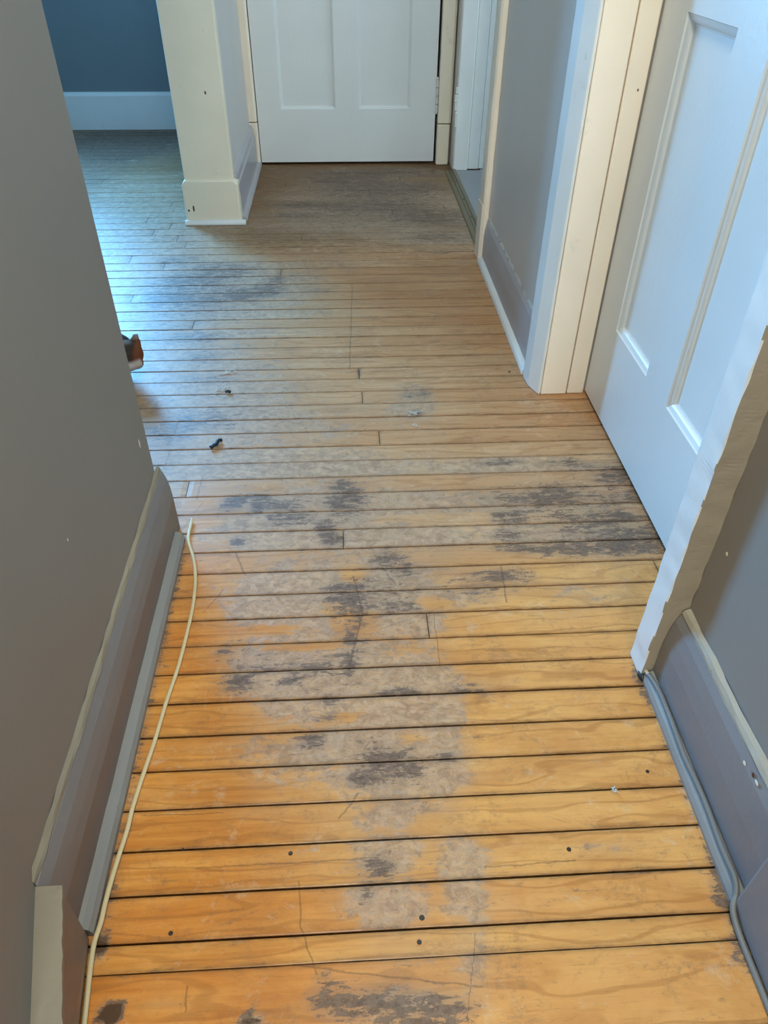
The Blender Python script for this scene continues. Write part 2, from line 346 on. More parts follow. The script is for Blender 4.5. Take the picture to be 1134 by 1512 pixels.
def floor_mat():
    t = NT('worn_strip_maple'); W = t.attr('wear_shade'); B = t.attr('board')
    sep = t.n('SeparateColor'); t.put(sep.inputs[0], W.outputs['Color']); g, d, v = sep.outputs
    sb = t.n('SeparateColor'); t.put(sb.inputs[0], B.outputs['Color']); warm, tone, wo = sb.outputs
    cx = t.n('CombineXYZ'); t.put(cx.inputs[0], t.math('MULTIPLY', tone, 37.0)); t.put(cx.inputs[1], t.math('MULTIPLY', warm, 11.0)); off = cx.outputs[0]
    grain = t.noise(3.2, 6, .62, (1, 22, 1), off, .6)
    grain2 = t.noise(14, 5, .7, (1, 16, 1), off, 0)
    blotch = t.noise(9, 5, .6, (1, 1.6, 1), off)
    fine = t.noise(75, 6, .8, (1, 1.5, 1), off)
    streak = t.noise(24, 7, .78, (1, 4.2, 1), off, .5)
    cloud = t.noise(15, 7, .72, (1, 1.4, 1), (0, 0, 0), 1.0)
    mott = t.noise(42, 6, .8, (1, 1.3, 1), (4, 1, 0), .6)
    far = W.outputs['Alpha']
    # bare wood, honey varnish, old brown finish with painted floor shade at the far end
    bare = t.mix(t.sm(grain, .35, .68), lin(206, 164, 120), lin(178, 134, 92))
    bare = t.mix(t.math('MULTIPLY', tone, .65), bare, lin(182, 128, 80))
    bare = t.mix(t.math('MULTIPLY', t.sm(blotch, .42, .7), .35), bare, lin(176, 142, 108))
    hon = t.mix(t.sm(grain, .34, .70), lin(216, 154, 78), lin(188, 120, 50))
    hon = t.mix(t.math('MULTIPLY', t.sm(warm, .3, 1.0), .5), hon, lin(192, 114, 44))
    hon = t.mix(t.math('MULTIPLY', t.sm(blotch, .42, .72), .45), hon, lin(222, 168, 98))
    hon = t.mix(t.math('MULTIPLY', wo, .5), hon, lin(212, 166, 106))
    mot2 = t.noise(5, 7, .7, (1, 2.2, 1), (3, 3, 0), .8)
    hon = t.mix(t.math('MULTIPLY', t.sm(mot2, .42, .62), .45), hon, lin(178, 116, 58))
    bare = t.mix(t.math('MULTIPLY', t.sm(mot2, .44, .62), .30), bare, lin(160, 118, 80))
    vn = t.math('ADD', v, t.math('MULTIPLY', t.math('SUBTRACT', blotch, .5), .9))
    col = t.mix(t.sm(vn, .18, .78), bare, hon)
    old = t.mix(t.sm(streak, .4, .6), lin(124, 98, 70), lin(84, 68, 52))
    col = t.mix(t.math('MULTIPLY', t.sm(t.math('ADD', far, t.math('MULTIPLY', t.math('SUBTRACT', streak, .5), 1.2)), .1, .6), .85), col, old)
    # maple figure lines
    wv = t.n('TexWave', wave_type='BANDS', bands_direction='Y'); mp = t.n('Mapping'); t.put(mp.inputs[0], t.tc.outputs['Object']); t.put(mp.inputs[1], off); mp.inputs[3].default_value = (.22, 1, 1)
    t.put(wv.inputs['Vector'], mp.outputs[0]); wv.inputs['Scale'].default_value = 9; wv.inputs['Distortion'].default_value = 14; wv.inputs['Detail'].default_value = 3; wv.inputs['Detail Scale'].default_value = 1.3
    col = t.mix(t.math('MULTIPLY', t.sm(wv.outputs[1], .90, 1.0), .34), col, lin(140, 84, 38))
    col = t.mix(t.math('MULTIPLY', t.sm(grain2, .53, .74), .42), col, lin(128, 88, 52))
    # grey worn film: translucent, mottled
    n1 = t.math('ADD', t.math('MULTIPLY', cloud, .50), t.math('MULTIPLY', mott, .30)); n1 = t.math('ADD', n1, t.math('MULTIPLY', streak, .40))
    n1 = t.math('SUBTRACT', t.math('MULTIPLY', n1, 1.25), t.math('MULTIPLY_ADD', tone, .12, .18))
    th = t.math('SUBTRACT', .76, t.math('MULTIPLY', g, .38))
    gm = t.math('MULTIPLY', t.sm(t.math('SUBTRACT', n1, th), -.03, .05), t.sm(g, .02, .15))
    gcol = t.mix(t.sm(mott, .40, .60), lin(188, 160, 132), lin(136, 113, 94))
    gcol = t.mix(t.math('MULTIPLY', t.sm(cloud, .5, .7), .6), gcol, lin(156, 140, 128))
    gcol = t.mix(t.math('MULTIPLY', t.sm(streak, .54, .66), .6), gcol, lin(126, 106, 92))
    col = t.mix(t.math('MULTIPLY', t.sm(t.math('ADD', g, t.math('MULTIPLY', t.math('SUBTRACT', cloud, .5), .8)), .0, .8), .34), col, lin(172, 146, 116))
    col = t.mix(t.math('MULTIPLY', gm, t.math('MULTIPLY_ADD', t.sm(fine, .38, .62), -.40, .80)), col, gcol)
    # dark ground-in dirt and painted blue-room floor shade, broken into flecks along the grain
    n2 = t.math('ADD', t.math('MULTIPLY', streak, .65), t.math('MULTIPLY', fine, .45)); n2 = t.math('SUBTRACT', t.math('MULTIPLY', n2, 1.1), .105)
    th2 = t.math('SUBTRACT', .67, t.math('MULTIPLY', d, .23))
    dm = t.math('MULTIPLY', t.sm(t.math('SUBTRACT', n2, th2), -.008, .030), t.sm(d, .03, .2))
    film = t.math('MULTIPLY', t.sm(d, .15, .9), .42)
    col = t.mix(film, col, lin(132, 114, 98))
    dcol = t.mix(t.sm(fine, .4, .6), lin(78, 60, 50), lin(112, 94, 82))
    hard = t.sm(d, 1.02, 1.25)
    dcol = t.mix(hard, dcol, lin(30, 24, 20))
    dm = t.math('MAXIMUM', dm, hard)
    col = t.mix(t.math('MULTIPLY', dm, .85), col, dcol)
    # light flecking of wear everywhere
    ev = t.math('MULTIPLY', t.sm(n2, .575, .66), .55)
    col = t.mix(ev, col, lin(122, 98, 78))
    scuff = t.math('MULTIPLY', t.sm(t.noise(7, 8, .82, (1, 1.2, 1), (8, 4, 1), 1.5), .51, .61), t.sm(fine, .42, .60))
    col = t.mix(t.math('MULTIPLY', scuff, .38), col, lin(118, 94, 74))
    pale = t.math('MULTIPLY', t.sm(t.noise(8, 8, .82, (1, 1.2, 1), (2, 7, 1), 1.5), .52, .62), t.sm(mott, .45, .6))
    col = t.mix(t.math('MULTIPLY', pale, .40), col, lin(206, 182, 152))
    # dirt packed along the seams
    ed = t.attr('edge').outputs['Fac']; ed = t.math('POWER', ed, 3.2)
    ed = t.math('MULTIPLY', ed, t.lin(streak, .35, .65, .15, .80)); ed = t.math('MULTIPLY', ed, t.math('MULTIPLY_ADD', far, -.75, .85))
    col = t.mix(ed, col, lin(92, 68, 48))
    # specks over everything
    sp = t.math('MULTIPLY', t.sm(t.noise(130, 3, .6, (1, 2, 1), (5, 5, 5)), .72, .78), .55)
    col = t.mix(sp, col, lin(86, 56, 36))
    sp2 = t.math('MULTIPLY', t.sm(t.noise(38, 6, .8, (1, 4, 1), (1, 9, 2)), .66, .76), .35)
    col = t.mix(sp2, col, lin(112, 82, 58))
    # scratches and long cracks (segments on the floor)
    segs = [((432, 1425), (712, 1458), .0010), ((442, 1300), (444, 1370), .0010), ((444, 1370), (468, 1440), .0010), ((500, 1210), (530, 1170), .0012), ((522, 850), (535, 905), .0018), ((535, 905), (515, 990), .0018),
            ((348, 815), (362, 850), .0016), ((740, 835), (748, 890), .0016), ((516, 545), (520, 420), .0016), ((300, 905), (330, 870), .0010), ((262, 790), (300, 742), .0008), ((290, 738), (298, 706), .0012),
            ((272, 1495), (278, 1455), .0010), ((715, 1282), (850, 1270), .0010), ((290, 1282), (560, 1266), .0009), ((640, 905), (650, 985), .0008), ((778, 722), (790, 735), .0014), ((655, 895), (560, 930), .0006), ((690, 1520), (702, 1380), .0006),
            ((920, 1290), (1010, 1284), .0009), ((210, 1205), (330, 1200), .0008), ((560, 830), (585, 865), .0012)]
    pos = t.tc.outputs['Object']; tot = None
    for p, q, wd in segs:
        A = at(*p); Bq = at(*q); L = Bq-A; ln = L.length; L.normalize()
        sub = t.n('VectorMath', operation='SUBTRACT'); t.put(sub.inputs[0], pos); sub.inputs[1].default_value = A
        du = t.n('VectorMath', operation='DOT_PRODUCT'); t.put(du.inputs[0], sub.outputs[0]); du.inputs[1].default_value = L
        dv = t.n('VectorMath', operation='DOT_PRODUCT'); t.put(dv.inputs[0], sub.outputs[0]); dv.inputs[1].default_value = (-L.y, L.x, 0)
        u = t.math('ABSOLUTE', t.math('SUBTRACT', du.outputs['Value'], ln/2)); side = t.math('ABSOLUTE', t.math('ADD', dv.outputs['Value'], t.math('MULTIPLY', t.math('SUBTRACT', cloud, .5), .012)))
        mk = t.math('MULTIPLY', t.math('SUBTRACT', 1, t.sm(side, wd*.6, wd*1.5)), t.math('LESS_THAN', u, ln/2))
        tot = mk if tot is None else t.math('MAXIMUM', tot, mk)
    col = t.mix(t.math('MULTIPLY', tot, .42), col, lin(74, 58, 46))
    rough = t.mix(gm, t.lin(vn, .2, .8, .42, .28), .46); rough = t.mix(dm, rough, .42)
    h = t.math('ADD', t.math('MULTIPLY', grain2, .5), t.math('ADD', t.math('MULTIPLY', fine, .35), t.math('MULTIPLY', gm, -.3)))
    t.bump(h, .22, .0012)
    return t.done(col, rough, t.math('MULTIPLY_ADD', far, -.20, .27))
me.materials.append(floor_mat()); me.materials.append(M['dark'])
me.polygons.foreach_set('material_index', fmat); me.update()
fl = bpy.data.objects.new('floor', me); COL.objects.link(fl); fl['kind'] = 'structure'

b = MB(); b.box(.661, 2.2, 2.0, 4.0, -.03, .004); b.box(.545, .661, 2.66, 3.70, .0006, .004)
b.build('floor_side_room', M['grey_floor'], kind='structure')
b = MB(); b.box(-2.95, 2.2, -2.3, 4.75, CEIL, CEIL+.1); b.build('ceiling', M['ceiling'], kind='structure')

# ------------------------------------------------------------------ walls
def wallobj(name, boxes, mat, jag=None):
    b = MB()
    for q in boxes: b.box(*q)
    return b.build(name, mat, kind='structure')
b = MB()   # near left wall: straight run, then a slight turn inwards close to the camera
pts = [(WL, 1.150), (WL, .400), (-.322, .220), (-.322, -2.2), (-.50, -2.2), (-.50, 1.03), (-2.85, 1.03), (-2.85, 1.150)]
b.prof(pts, -.012, CEIL, 'z'); b.build('wall_left', M['wall_grey'], kind='structure', bevel=.006)
wallobj('wall_back', [(-.50, -.30, -2.3, -2.2, 0, CEIL), (-.30, .42, -2.3, -2.2, 0, .95), (-.30, .42, -2.3, -2.2, 2.15, CEIL), (.42, .66, -2.3, -2.2, 0, CEIL)], M['wall_grey'])
wallobj('wall_right', [(WR, .655, -2.2, .785, -.01, CEIL), (WR, .655, .785, 1.68, 2.04, CEIL)], M['wall_grey'])
wallobj('wall_right_middle', [(WM, .655, 1.68, 2.60, -.01, CEIL), (WM, .655, 2.60, 3.72, 2.06, CEIL)], M['wall_light'])
wallobj('wall_right_far', [(.528, .655, 3.735, 3.87, -.01, CEIL)], M['wall_light'])
wallobj('wall_far', [(-.60, -.385, 3.86, 3.96, -.01, CEIL), (-.385, .46, 3.86, 3.96, 2.03, CEIL), (.46, .53, 3.86, 3.96, -.01, CEIL)], M['wall_grey'])
wallobj('wall_closet', [(-.60, .66, 4.45, 4.55, -.01, CEIL), (.56, .66, 3.97, 4.45, -.01, CEIL)], M['wall_grey'])
wallobj('wall_stub', [(-.590, -.420, 3.035, 3.86, -.01, CEIL), (-.690, -.601, 3.86, 4.57, -.01, CEIL)], M['wall_light'])
wallobj('wall_blue_room', [(-2.85, -2.40, 4.57, 4.70, -.01, CEIL), (-2.40, -1.38, 4.57, 4.70, -.01, .70), (-2.40, -1.38, 4.57, 4.70, 2.15, CEIL), (-1.38, -.55, 4.57, 4.70, -.01, CEIL),
                           (-2.95, -2.85, 1.03, 4.70, -.01, CEIL)], M['blue'])
wallobj('wall_side_room', [(.655, 2.1, 3.735, 3.83, 0, CEIL), (2.1, 2.2, 2.1, 2.7, 0, CEIL), (2.1, 2.2, 3.5, 3.83, 0, CEIL), (2.1, 2.2, 2.7, 3.5, 0, 1.0), (2.1, 2.2, 2.7, 3.5, 2.0, CEIL), (.655, 2.2, 2.0, 2.1, 0, CEIL)], M['white'])
wallobj('wall_behind_door', [(.72, .80, .5, 1.95, 0, CEIL)], M['wall_grey'])

def window(name, axis, a0, a1, z0, z1, d0, d1):
    root = bpy.data.objects.new(name, None); COL.objects.link(root); root['kind'] = 'structure'
    def bx(m, p0, p1, q0, q1, r0, r1): (m.box(p0, p1, q0, q1, r0, r1) if axis == 'x' else m.box(q0, q1, p0, p1, r0, r1))
    f = MB(); w = .045; bx(f, a0, a0+w, d0, d1, z0, z1); bx(f, a1-w, a1, d0, d1, z0, z1); bx(f, a0+w, a1-w, d0, d1, z0, z0+w); bx(f, a0+w, a1-w, d0, d1, z1-w, z1)
    zm = (z0+z1)/2; bx(f, a0+w, a1-w, d0, d1, zm-.02, zm+.02); f.build('window_frame', M['white'], root, bevel=.003)
    dm = (d0+d1)/2
    for lo, hi in ((z0+w, zm-.02), (zm+.02, z1-w)):
        g = MB(); bx(g, a0+w, a1-w, dm-.002, dm+.002, lo, hi); g.build('window_pane', M['glass'], root)
window('window_1', 'x', -2.398, -1.382, .702, 2.148, 4.58, 4.62)
window('window_2', 'y', 2.702, 3.498, 1.002, 1.998, 2.11, 2.15)   # tall opening in the side room
window('window_3', 'x', -.298, .418, .952, 2.148, -2.26, -2.22)
for nm, loc in (('daylight_side_room', (2.17, 3.1, 1.5)), ('daylight_behind', (.06, -2.275, 1.55))): bpy.data.objects[nm].location = loc

# ------------------------------------------------------------------ baseboards
def base_left(x, y0, y1, name):
    """profile of the old tall baseboard on the left wall, swept along y"""
    root = bpy.data.objects.new(name, None); COL.objects.link(root); root['kind'] = 'structure'
    return root
r = base_left(0, 0, 0, 'baseboard_left')
b = MB(); b.prof([(WL, .0), (-.352, .0), (-.352, .080), (-.3535, .105), (-.357, .128), (-.3635, .146), (WL, .150)], .386, 1.165, 'y', .03, .0006)
bl = b.build('board', [M['base_grey'], M['base_mauve']], r, bevel=0)
for p in bl.data.polygons:
    c = p.center
    if abs(p.normal.x) > .8 and c.z < .085: p.material_index = 1
b = MB(); b.prof([(-.352, 0), (-.3345, 0), (-.3345, .010), (-.339, .018), (-.346, .023), (-.352, .024)], .386, 1.125, 'y', .03, .0008); b.build('shoe_moulding', M['shoe_grey'], r)
b = MB(); b.prof([(WL+.0002, .145), (-.3642, .1455), (-.3632, .149), (-.3655, .154), (WL+.0002, .158)], .386, 1.166, 'y', .005, .0022); b.build('caulk_edge', M['caulk_dark'], r)
# thicker piece after the turn
b = MB()
def slab(bm, f0, f1, w0, w1, y0, y1, z0, z1):   # floor/face x at far end and near end, wall x at far and near
    bm.add([(w0, y0, z0), (f0, y0, z0), (f0, y0, z1), (w0, y0, z1), (w1, y1, z0), (f1, y1, z0), (f1, y1, z1), (w1, y1, z1)],
           [(0, 1, 2, 3), (7, 6, 5, 4), (1, 5, 6, 2), (0, 3, 7, 4), (3, 2, 6, 7), (0, 4, 5, 1)])
b.add([(-.3715, .384, 0), (-.341, .384, 0), (-.3385, .384, .138), (-.3715, .384, .138), (-.3215, .205, 0), (-.318, .205, 0), (-.288, .205, .138), (-.3215, .205, .138)],
      [(0, 1, 2, 3), (7, 6, 5, 4), (1, 5, 6, 2), (0, 3, 7, 4), (3, 2, 6, 7), (0, 4, 5, 1)]); b.build('corner_board', M['base_mauve'], r, bevel=.004)
b = MB()
for i in range(30):
    ya, yb = .386-.184*i/30, .386-.184*(i+1)/30; k0, k1 = i/30, (i+1)/30
    j = lambda k: .0018*noise.noise(Vector((k*14, 3, 1)))
    slab(b, -.3365+.0505*k0+j(k0), -.3365+.0505*k1+j(k1), -.3695+.048*k0+j(k0+5), -.3695+.048*k1+j(k1+5), ya, yb, .136, .1435)
b.build('top_edge', M['caulk_dark'], r)
b = MB(); b.prof([(-.3215, 0), (-.318, 0), (-.288, .138), (-.3215, .138)], -2.19, .204); b.build('near_board', M['base_mauve'], r, bevel=.004)

def right_base(name, x, y0, y1, mface, mshoe, wall, h=.158, shoe=True):
    r = bpy.data.objects.new(name, None); COL.objects.link(r); r['kind'] = 'structure'
    b = MB(); b.prof([(wall, 0), (x, 0), (x, h*.55), (x+.0025, h*.72), (x+.006, h*.86), (x+.012, h*.95), (wall, h)], y0, y1, 'y', .03, .0006); b.build('board', mface, r)
    if shoe: b = MB(); b.prof([(x, 0), (x-.0155, 0), (x-.0155, .006), (x-.012, .013), (x-.006, .018), (x, .021)], y0+.002, y1-.001, 'y', .03, .0006); b.build('shoe_moulding', mshoe, r)
    b = MB(); b.prof([(wall-.0002, h-.008), (x+.0120, h-.0085), (x+.0115, h-.004), (x+.0145, h+.002), (wall-.0002, h+.005)], y0+.001, y1-.001, 'y', .005, .0024); b.build('caulk_edge', M['caulk'] if name != 'baseboard_right_middle' else M['white'], r)
    return r
rb = right_base('baseboard_right', .491, .384, .7435, M['base_grey'], M['shoe_grey'], WR, .165)
b = MB(); b.box(.476, WR, -2.19, .383, 0, .172); b.build('corner_board', M['base_grey'], rb, bevel=.006)
right_base('baseboard_right_middle', .4905, 1.762, 2.574, M['base_light'], M['white'], WM, .155)
b = MB(); b.prof([(-.420, 0), (-.398, 0), (-.398, .135), (-.402, .142), (-.404, .165), (-.412, .18), (-.420, .185)], 3.036, 3.80, 'y', .05, .0006)
b.prof([(-.398, 0), (-.380, 0), (-.380, .008), (-.386, .018), (-.398, .020)], 3.03, 3.83, 'y', .05, .0006); 
b.build('baseboard_stub', M['base_light'], kind='structure')
b = MB(); b.prof([(4.57, 0), (4.552, 0), (4.552, .165), (4.560, .180), (4.57, .182)], -2.84, -.70, 'x', .1, .0006); b.build('baseboard_far', M['white'], kind='structure')
b = MB(); b.prof([(-2.85, 0), (-2.832, 0), (-2.832, .165), (-2.84, .18), (-2.85, .182)], 1.16, 4.55, 'y', .1, .0006); b.build('baseboard_blue_room', M['white'], kind='structure')

# ------------------------------------------------------------------ trims
# cased end of the stub wall
r = bpy.data.objects.new('trim_1', None); COL.objects.link(r); r['kind'] = 'structure'
b = MB(); b.prof([(-.600, 3.012), (-.4125, 3.012), (-.4125, 3.06), (-.600, 3.06)], .158, CEIL-.002, 'z', .04, .0012); b.build('casing', M['col_base'], r, bevel=.005)
b = MB(); b.prof([(-.612, 0), (-.398, 0), (-.398, .150), (-.4125, .164), (-.598, .164), (-.612, .148)], 3.000, 3.06, 'y', None); b.build('plinth', M['col_base'], r, bevel=.006)
b = MB(); b.prof([(3.000, 0), (2.984, 0), (2.984, .007), (2.990, .016), (3.000, .018)], -.618, -.381, 'x'); b.build('shoe_moulding', M['white'], r, bevel=.002)
# near casing of the right door
r = bpy.data.objects.new('trim_2', None); COL.objects.link(r); r['kind'] = 'structure'
b = MB(); b.prof([(.4735, .748), (.4735, .795), (.4780, .803), (.5128, .803), (.5128, .7455), (.4745, .7455)], 0.001, 2.10, 'z', .006, .0020)
cs = b.build('casing', [M['white'], M['taupe']], r)
for p in cs.data.polygons:
    if p.normal.y < -.6: p.material_index = 1
# jamb behind the near casing
b = MB(); b.box(.513, .618, .787, .806, .001, 2.03); b.build('jamb', M['cream'], r, bevel=.002)
# far casing of the right door
r = bpy.data.objects.new('trim_3', None); COL.objects.link(r); r['kind'] = 'structure'
b = MB(); b.prof([(.5035, 1.6555), (.497, 1.6565), (.479, 1.700), (.476, 1.748), (.480, 1.760), (.5018, 1.762), (.5038, 1.68)], .001, 2.10, 'z', .03, .0008); b.build('casing', M['white'], r, bevel=.003)
b = MB(); b.box(.5045, .571, 1.655, 1.679, .001, 2.03); b.build('jamb', M['cream'], r, bevel=.003)
b = MB(); b.box(.574, .617, 1.657, 1.679, .001, 2.03); b.build('door_stop', M['cream'], r, bevel=.003)
# near casing of the opening on the right
r = bpy.data.objects.new('trim_4', None); COL.objects.link(r); r['kind'] = 'structure'
b = MB(); b.prof([(.5015, 2.575), (.487, 2.575), (.481, 2.581), (.479, 2.60), (.479, 2.645), (.484, 2.652), (.500, 2.652), (.500, 2.601), (.5015, 2.601)], .19, 2.12, 'z', .02, .001)
b.prof([(.5015, 2.575), (.487, 2.575), (.478, 2.585), (.476, 2.652), (.500, 2.655), (.500, 2.601), (.5015, 2.601)], .001, .192, 'z', .02, .001); b.build('casing', M['cream'], r, bevel=.002)
b = MB(); b.box(.5005, .655, 2.601, 2.620, .005, 2.05); b.build('jamb', M['white'], r, bevel=.002)
# far jamb of the opening
r = bpy.data.objects.new('trim_5', None); COL.objects.link(r); r['kind'] = 'structure'
b = MB(); b.box(.528, .598, 3.700, 3.734, .001, 2.12); b.build('casing', M['white'], r, bevel=.006)
b = MB(); b.box(.600, .650, 3.712, 3.734, .005, 2.12); b.build('jamb', M['white'], r, bevel=.003)
b = MB(); b.box(.652, .762, 3.718, 3.734, .005, 2.12); b.build('inner_casing', M['white'], r, bevel=.003)
h = MB()
for z0, z1, x in ((.190, .255, .522), (.258, .290, .518), (.292, .322, .516), (.326, .352, .520)): h.box(x, x+.012, 3.690, 3.7, z0, z1)
h.build('hinge', M['hinge'], r, bevel=.002)
# far door frame
r = bpy.data.objects.new('trim_6', None); COL.objects.link(r); r['kind'] = 'structure'
b = MB(); b.prof([(-.437, 3.86), (-.437, 3.825), (-.432, 3.816), (-.392, 3.812), (-.384, 3.818), (-.3835, 3.86)], .191, 2.10, 'z', .04, .001); b.build('casing', M['cream'], r, bevel=.002)
b = MB(); b.prof([(-.436, 3.86), (-.436, 3.812), (-.390, 3.808), (-.3835, 3.814), (-.3835, 3.86)], .001, .187, 'z', .04, .001); b.build('plinth', M['cream'], r, bevel=.004)
b = MB(); b.prof([(.459, 3.86), (.459, 3.820), (.463, 3.814), (.512, 3.812), (.522, 3.820), (.527, 3.86)], .181, 2.10, 'z', .04, .001); b.build('casing', M['col_base'], r, bevel=.002)
b = MB(); b.prof([(.459, 3.86), (.459, 3.812), (.470, 3.806), (.516, 3.808), (.527, 3.86)], .001, .177, 'z', .04, .001); b.build('plinth', M['col_base'], r, bevel=.004)
b = MB(); b.box(-.383, .459, 3.862, 3.90, 2.0, 2.029); b.build('head_jamb', M['cream'], r)

# ------------------------------------------------------------------ doors
def panel_door(name, mat, W, H, panels, thick=.035, mould=1.0):
    """leaf lying in local x(0..W), z(0..H); the seen face is y=0, looking to -y. Panels recessed with sloped moulding."""
    root = bpy.data.objects.new(name, None); COL.objects.link(root); root['kind'] = 'structure'
    xs = sorted({0, W, *[p[0] for p in panels], *[p[1] for p in panels]}); zs = sorted({0, H, *[p[2] for p in panels], *[p[3] for p in panels]})
    b = MB()
    for i in range(len(xs)-1):
        for j in range(len(zs)-1):
            cx, cz = (xs[i]+xs[i+1])/2, (zs[j]+zs[j+1])/2
            if any(p[0] < cx < p[1] and p[2] < cz < p[3] for p in panels): continue
            b.add([(xs[i], 0, zs[j]), (xs[i+1], 0, zs[j]), (xs[i+1], 0, zs[j+1]), (xs[i], 0, zs[j+1])], [(0, 1, 2, 3)])
    b.add([(0, 0, 0), (W, 0, 0), (W, 0, H), (0, 0, H), (0, thick, 0), (W, thick, 0), (W, thick, H), (0, thick, H)], [(4, 7, 6, 5), (0, 4, 5, 1), (1, 5, 6, 2), (2, 6, 7, 3), (3, 7, 4, 0)])
    b.build('leaf', mat, root)
    for (x0, x1, z0, z1) in panels:
        b = MB(); steps = [(a*mould, d*(.6+.4*mould)) for a, d in [(0, 0), (.002, .003), (.006, .0045), (.010, .0060), (.0135, .0085), (.016, .0120), (.020, .0132)]]
        for (i0, d0), (i1, d1) in zip(steps, steps[1:]):
            a = [(x0+i0, d0, z0+i0), (x1-i0, d0, z0+i0), (x1-i0, d0, z1-i0), (x0+i0, d0, z1-i0)]; c = [(x0+i1, d1, z0+i1), (x1-i1, d1, z0+i1), (x1-i1, d1, z1-i1), (x0+i1, d1, z1-i1)]
            b.add(a+c, [(0, 1, 5, 4), (1, 2, 6, 5), (2, 3, 7, 6), (3, 0, 4, 7)])
        i1, d1 = steps[-1]; b.add([(x0+i1, d1, z0+i1), (x1-i1, d1, z0+i1), (x1-i1, d1, z1-i1), (x0+i1, d1, z1-i1)], [(0, 1, 2, 3)])
        b.build('panel', mat, root, smooth=False)
    return root
dw = .828
def pn(a, b_, z0, z1): return (a, b_, z0, z1)
d1 = panel_door('door_1', M['door_white'], dw, 1.985, [(.110, .362, .228, .95), (.470, .708, .228, .95), (.110, .362, 1.10, 1.85), (.470, .708, 1.10, 1.85)], mould=.6)
d1.location = (-.380, 3.832, .012)
d2 = panel_door('door_2', M['door_white'], .846, 2.00, [(.118, .330, .225, .835), (.448, .610, .225, .835), (.118, .330, .98, 1.86), (.448, .730, .98, 1.86)])
d2.location = (.620, 1.655, .012); d2.rotation_euler = (0, 0, -math.pi/2)
def hinge(parent, x, y, z):
    b = MB()
    for k in range(4):
        zz = z+k*.034; b.prof([(x+.006*math.cos(2*math.pi*i/10), y+.006*math.sin(2*math.pi*i/10)) for i in range(10)], zz, zz+.031, 'z')
    b.ell((x, y, z-.004), (.0045, .0045, .006)); b.ell((x, y, z+.138), (.0045, .0045, .006))
    o = MB(); o.v, o.f, o.mi = b.v, b.f, b.mi; return o.build('hinge', M['hinge'], parent, smooth=False)
hinge(d1, dw+.004, -.006, .215); hinge(d1, dw+.004, -.006, 1.65)
def knob(parent, x, z):
    b = MB()
    for y0, y1, r0 in ((0, -.004, .026), (-.004, -.030, .009), (-.030, -.034, .022), (-.034, -.055, .027), (-.055, -.060, .020)):
        b.cone(Vector((x, y0, z)), r0, Vector((x, y1, z)), r0*.97, 20)
    b.build('door_knob', M['olive'], parent, smooth=False, bevel=.002)
knob(d1, .06, .98); knob(d2, .79, .98)

# ------------------------------------------------------------------ threshold strip
th = thing('threshold_strip', at(690, 300), 'tarnished olive metal threshold strip across the opening to the grey-floored room', 'threshold strip')
b = MB(); b.prof([(.492, .0008), (.543, .0008), (.543, .008), (.538, .0125), (.524, .014), (.5235, .0105), (.512, .0095), (.5115, .007), (.500, .0055), (.494, .004)], 2.665, 3.690, 'y', .06, .0003)
b.build('strip', M['olive'], th)
for y in (2.80, 3.02, 3.25, 3.50):
    b = MB(); b.cone(Vector((.518, y, .0095)), .0035, Vector((.518, y, .0112)), .0028, 12); b.build('screw', M['iron'], th)

# ------------------------------------------------------------------ cords
def P(px, py, z): return at(px, py, z)
cp = [(262, 766, .006), (268, 775, .0045), (278, 797, .0045), (286, 826, .0045), (288.5, 856, .0045), (285, 893, .0045), (276, 935, .0045), (263, 985, .0045), (246, 1035, .0045), (228, 1095, .0045), (211, 1145, .0045),
      (196, 1192, .0045), (188, 1225, .0045), (176, 1262, .0045), (163, 1305, .0045), (155, 1335, .0045), (149, 1362, .0045), (139, 1393, .0045), (124, 1430, .0045), (113, 1466, .0045), (106, 1500, .0045), (102, 1540, .0045), (98, 1620, .0045)]
cpw = []
for a in cp:
    v = P(*a); lim = -.3345+.0045 if v.y > .40 else -.3365+(.40-max(v.y, .205))*.125
    v.x = max(v.x, lim); cpw.append(v)
b = MB(); b.tube(cpw, .0034, 10, .8)
c = b.build('electrical_cord', M['cord_cream'], smooth=True); tag(c, 'cream flat cord lying on the honey boards along the left baseboard', 'cord')
cr = thing('electrical_cord', P(950, 980, 0), 'thin cable along the right wall, white loop at the door casing, then painted grey', 'cord')
lo = [P(955, 932, .004)+Vector((.004, 0, 0)), P(946, 938, .0045), P(940, 952, .0045), P(941, 968, .006), P(948, 984, .012), P(958, 996, .021)]
b = MB(); b.tube(lo, .0032, 10); b.build('loose_loop', M['cord_white'], cr, smooth=True)['label'] = 'bare white loop of cable'
lo2 = [lo[-1]]+[Vector((.4845+.0012*math.sin(y*40), y, .0245+.0008*math.sin(y*63))) for y in (.70, .66, .62, .58, .54, .50, .46, .43, .405)]+[Vector((.480, .388, .020)), Vector((.4715, .374, .013)), Vector((.470, .35, .006)), Vector((.4705, .31, .0045)), Vector((.471, .26, .0045)), Vector((.4705, .15, .0045)), Vector((.4705, -.3, .0045))]
b = MB(); b.tube(lo2, .0040, 10); b.build('painted_length', M['cord_grey'], cr, smooth=True)['label'] = 'grey painted length of cable'

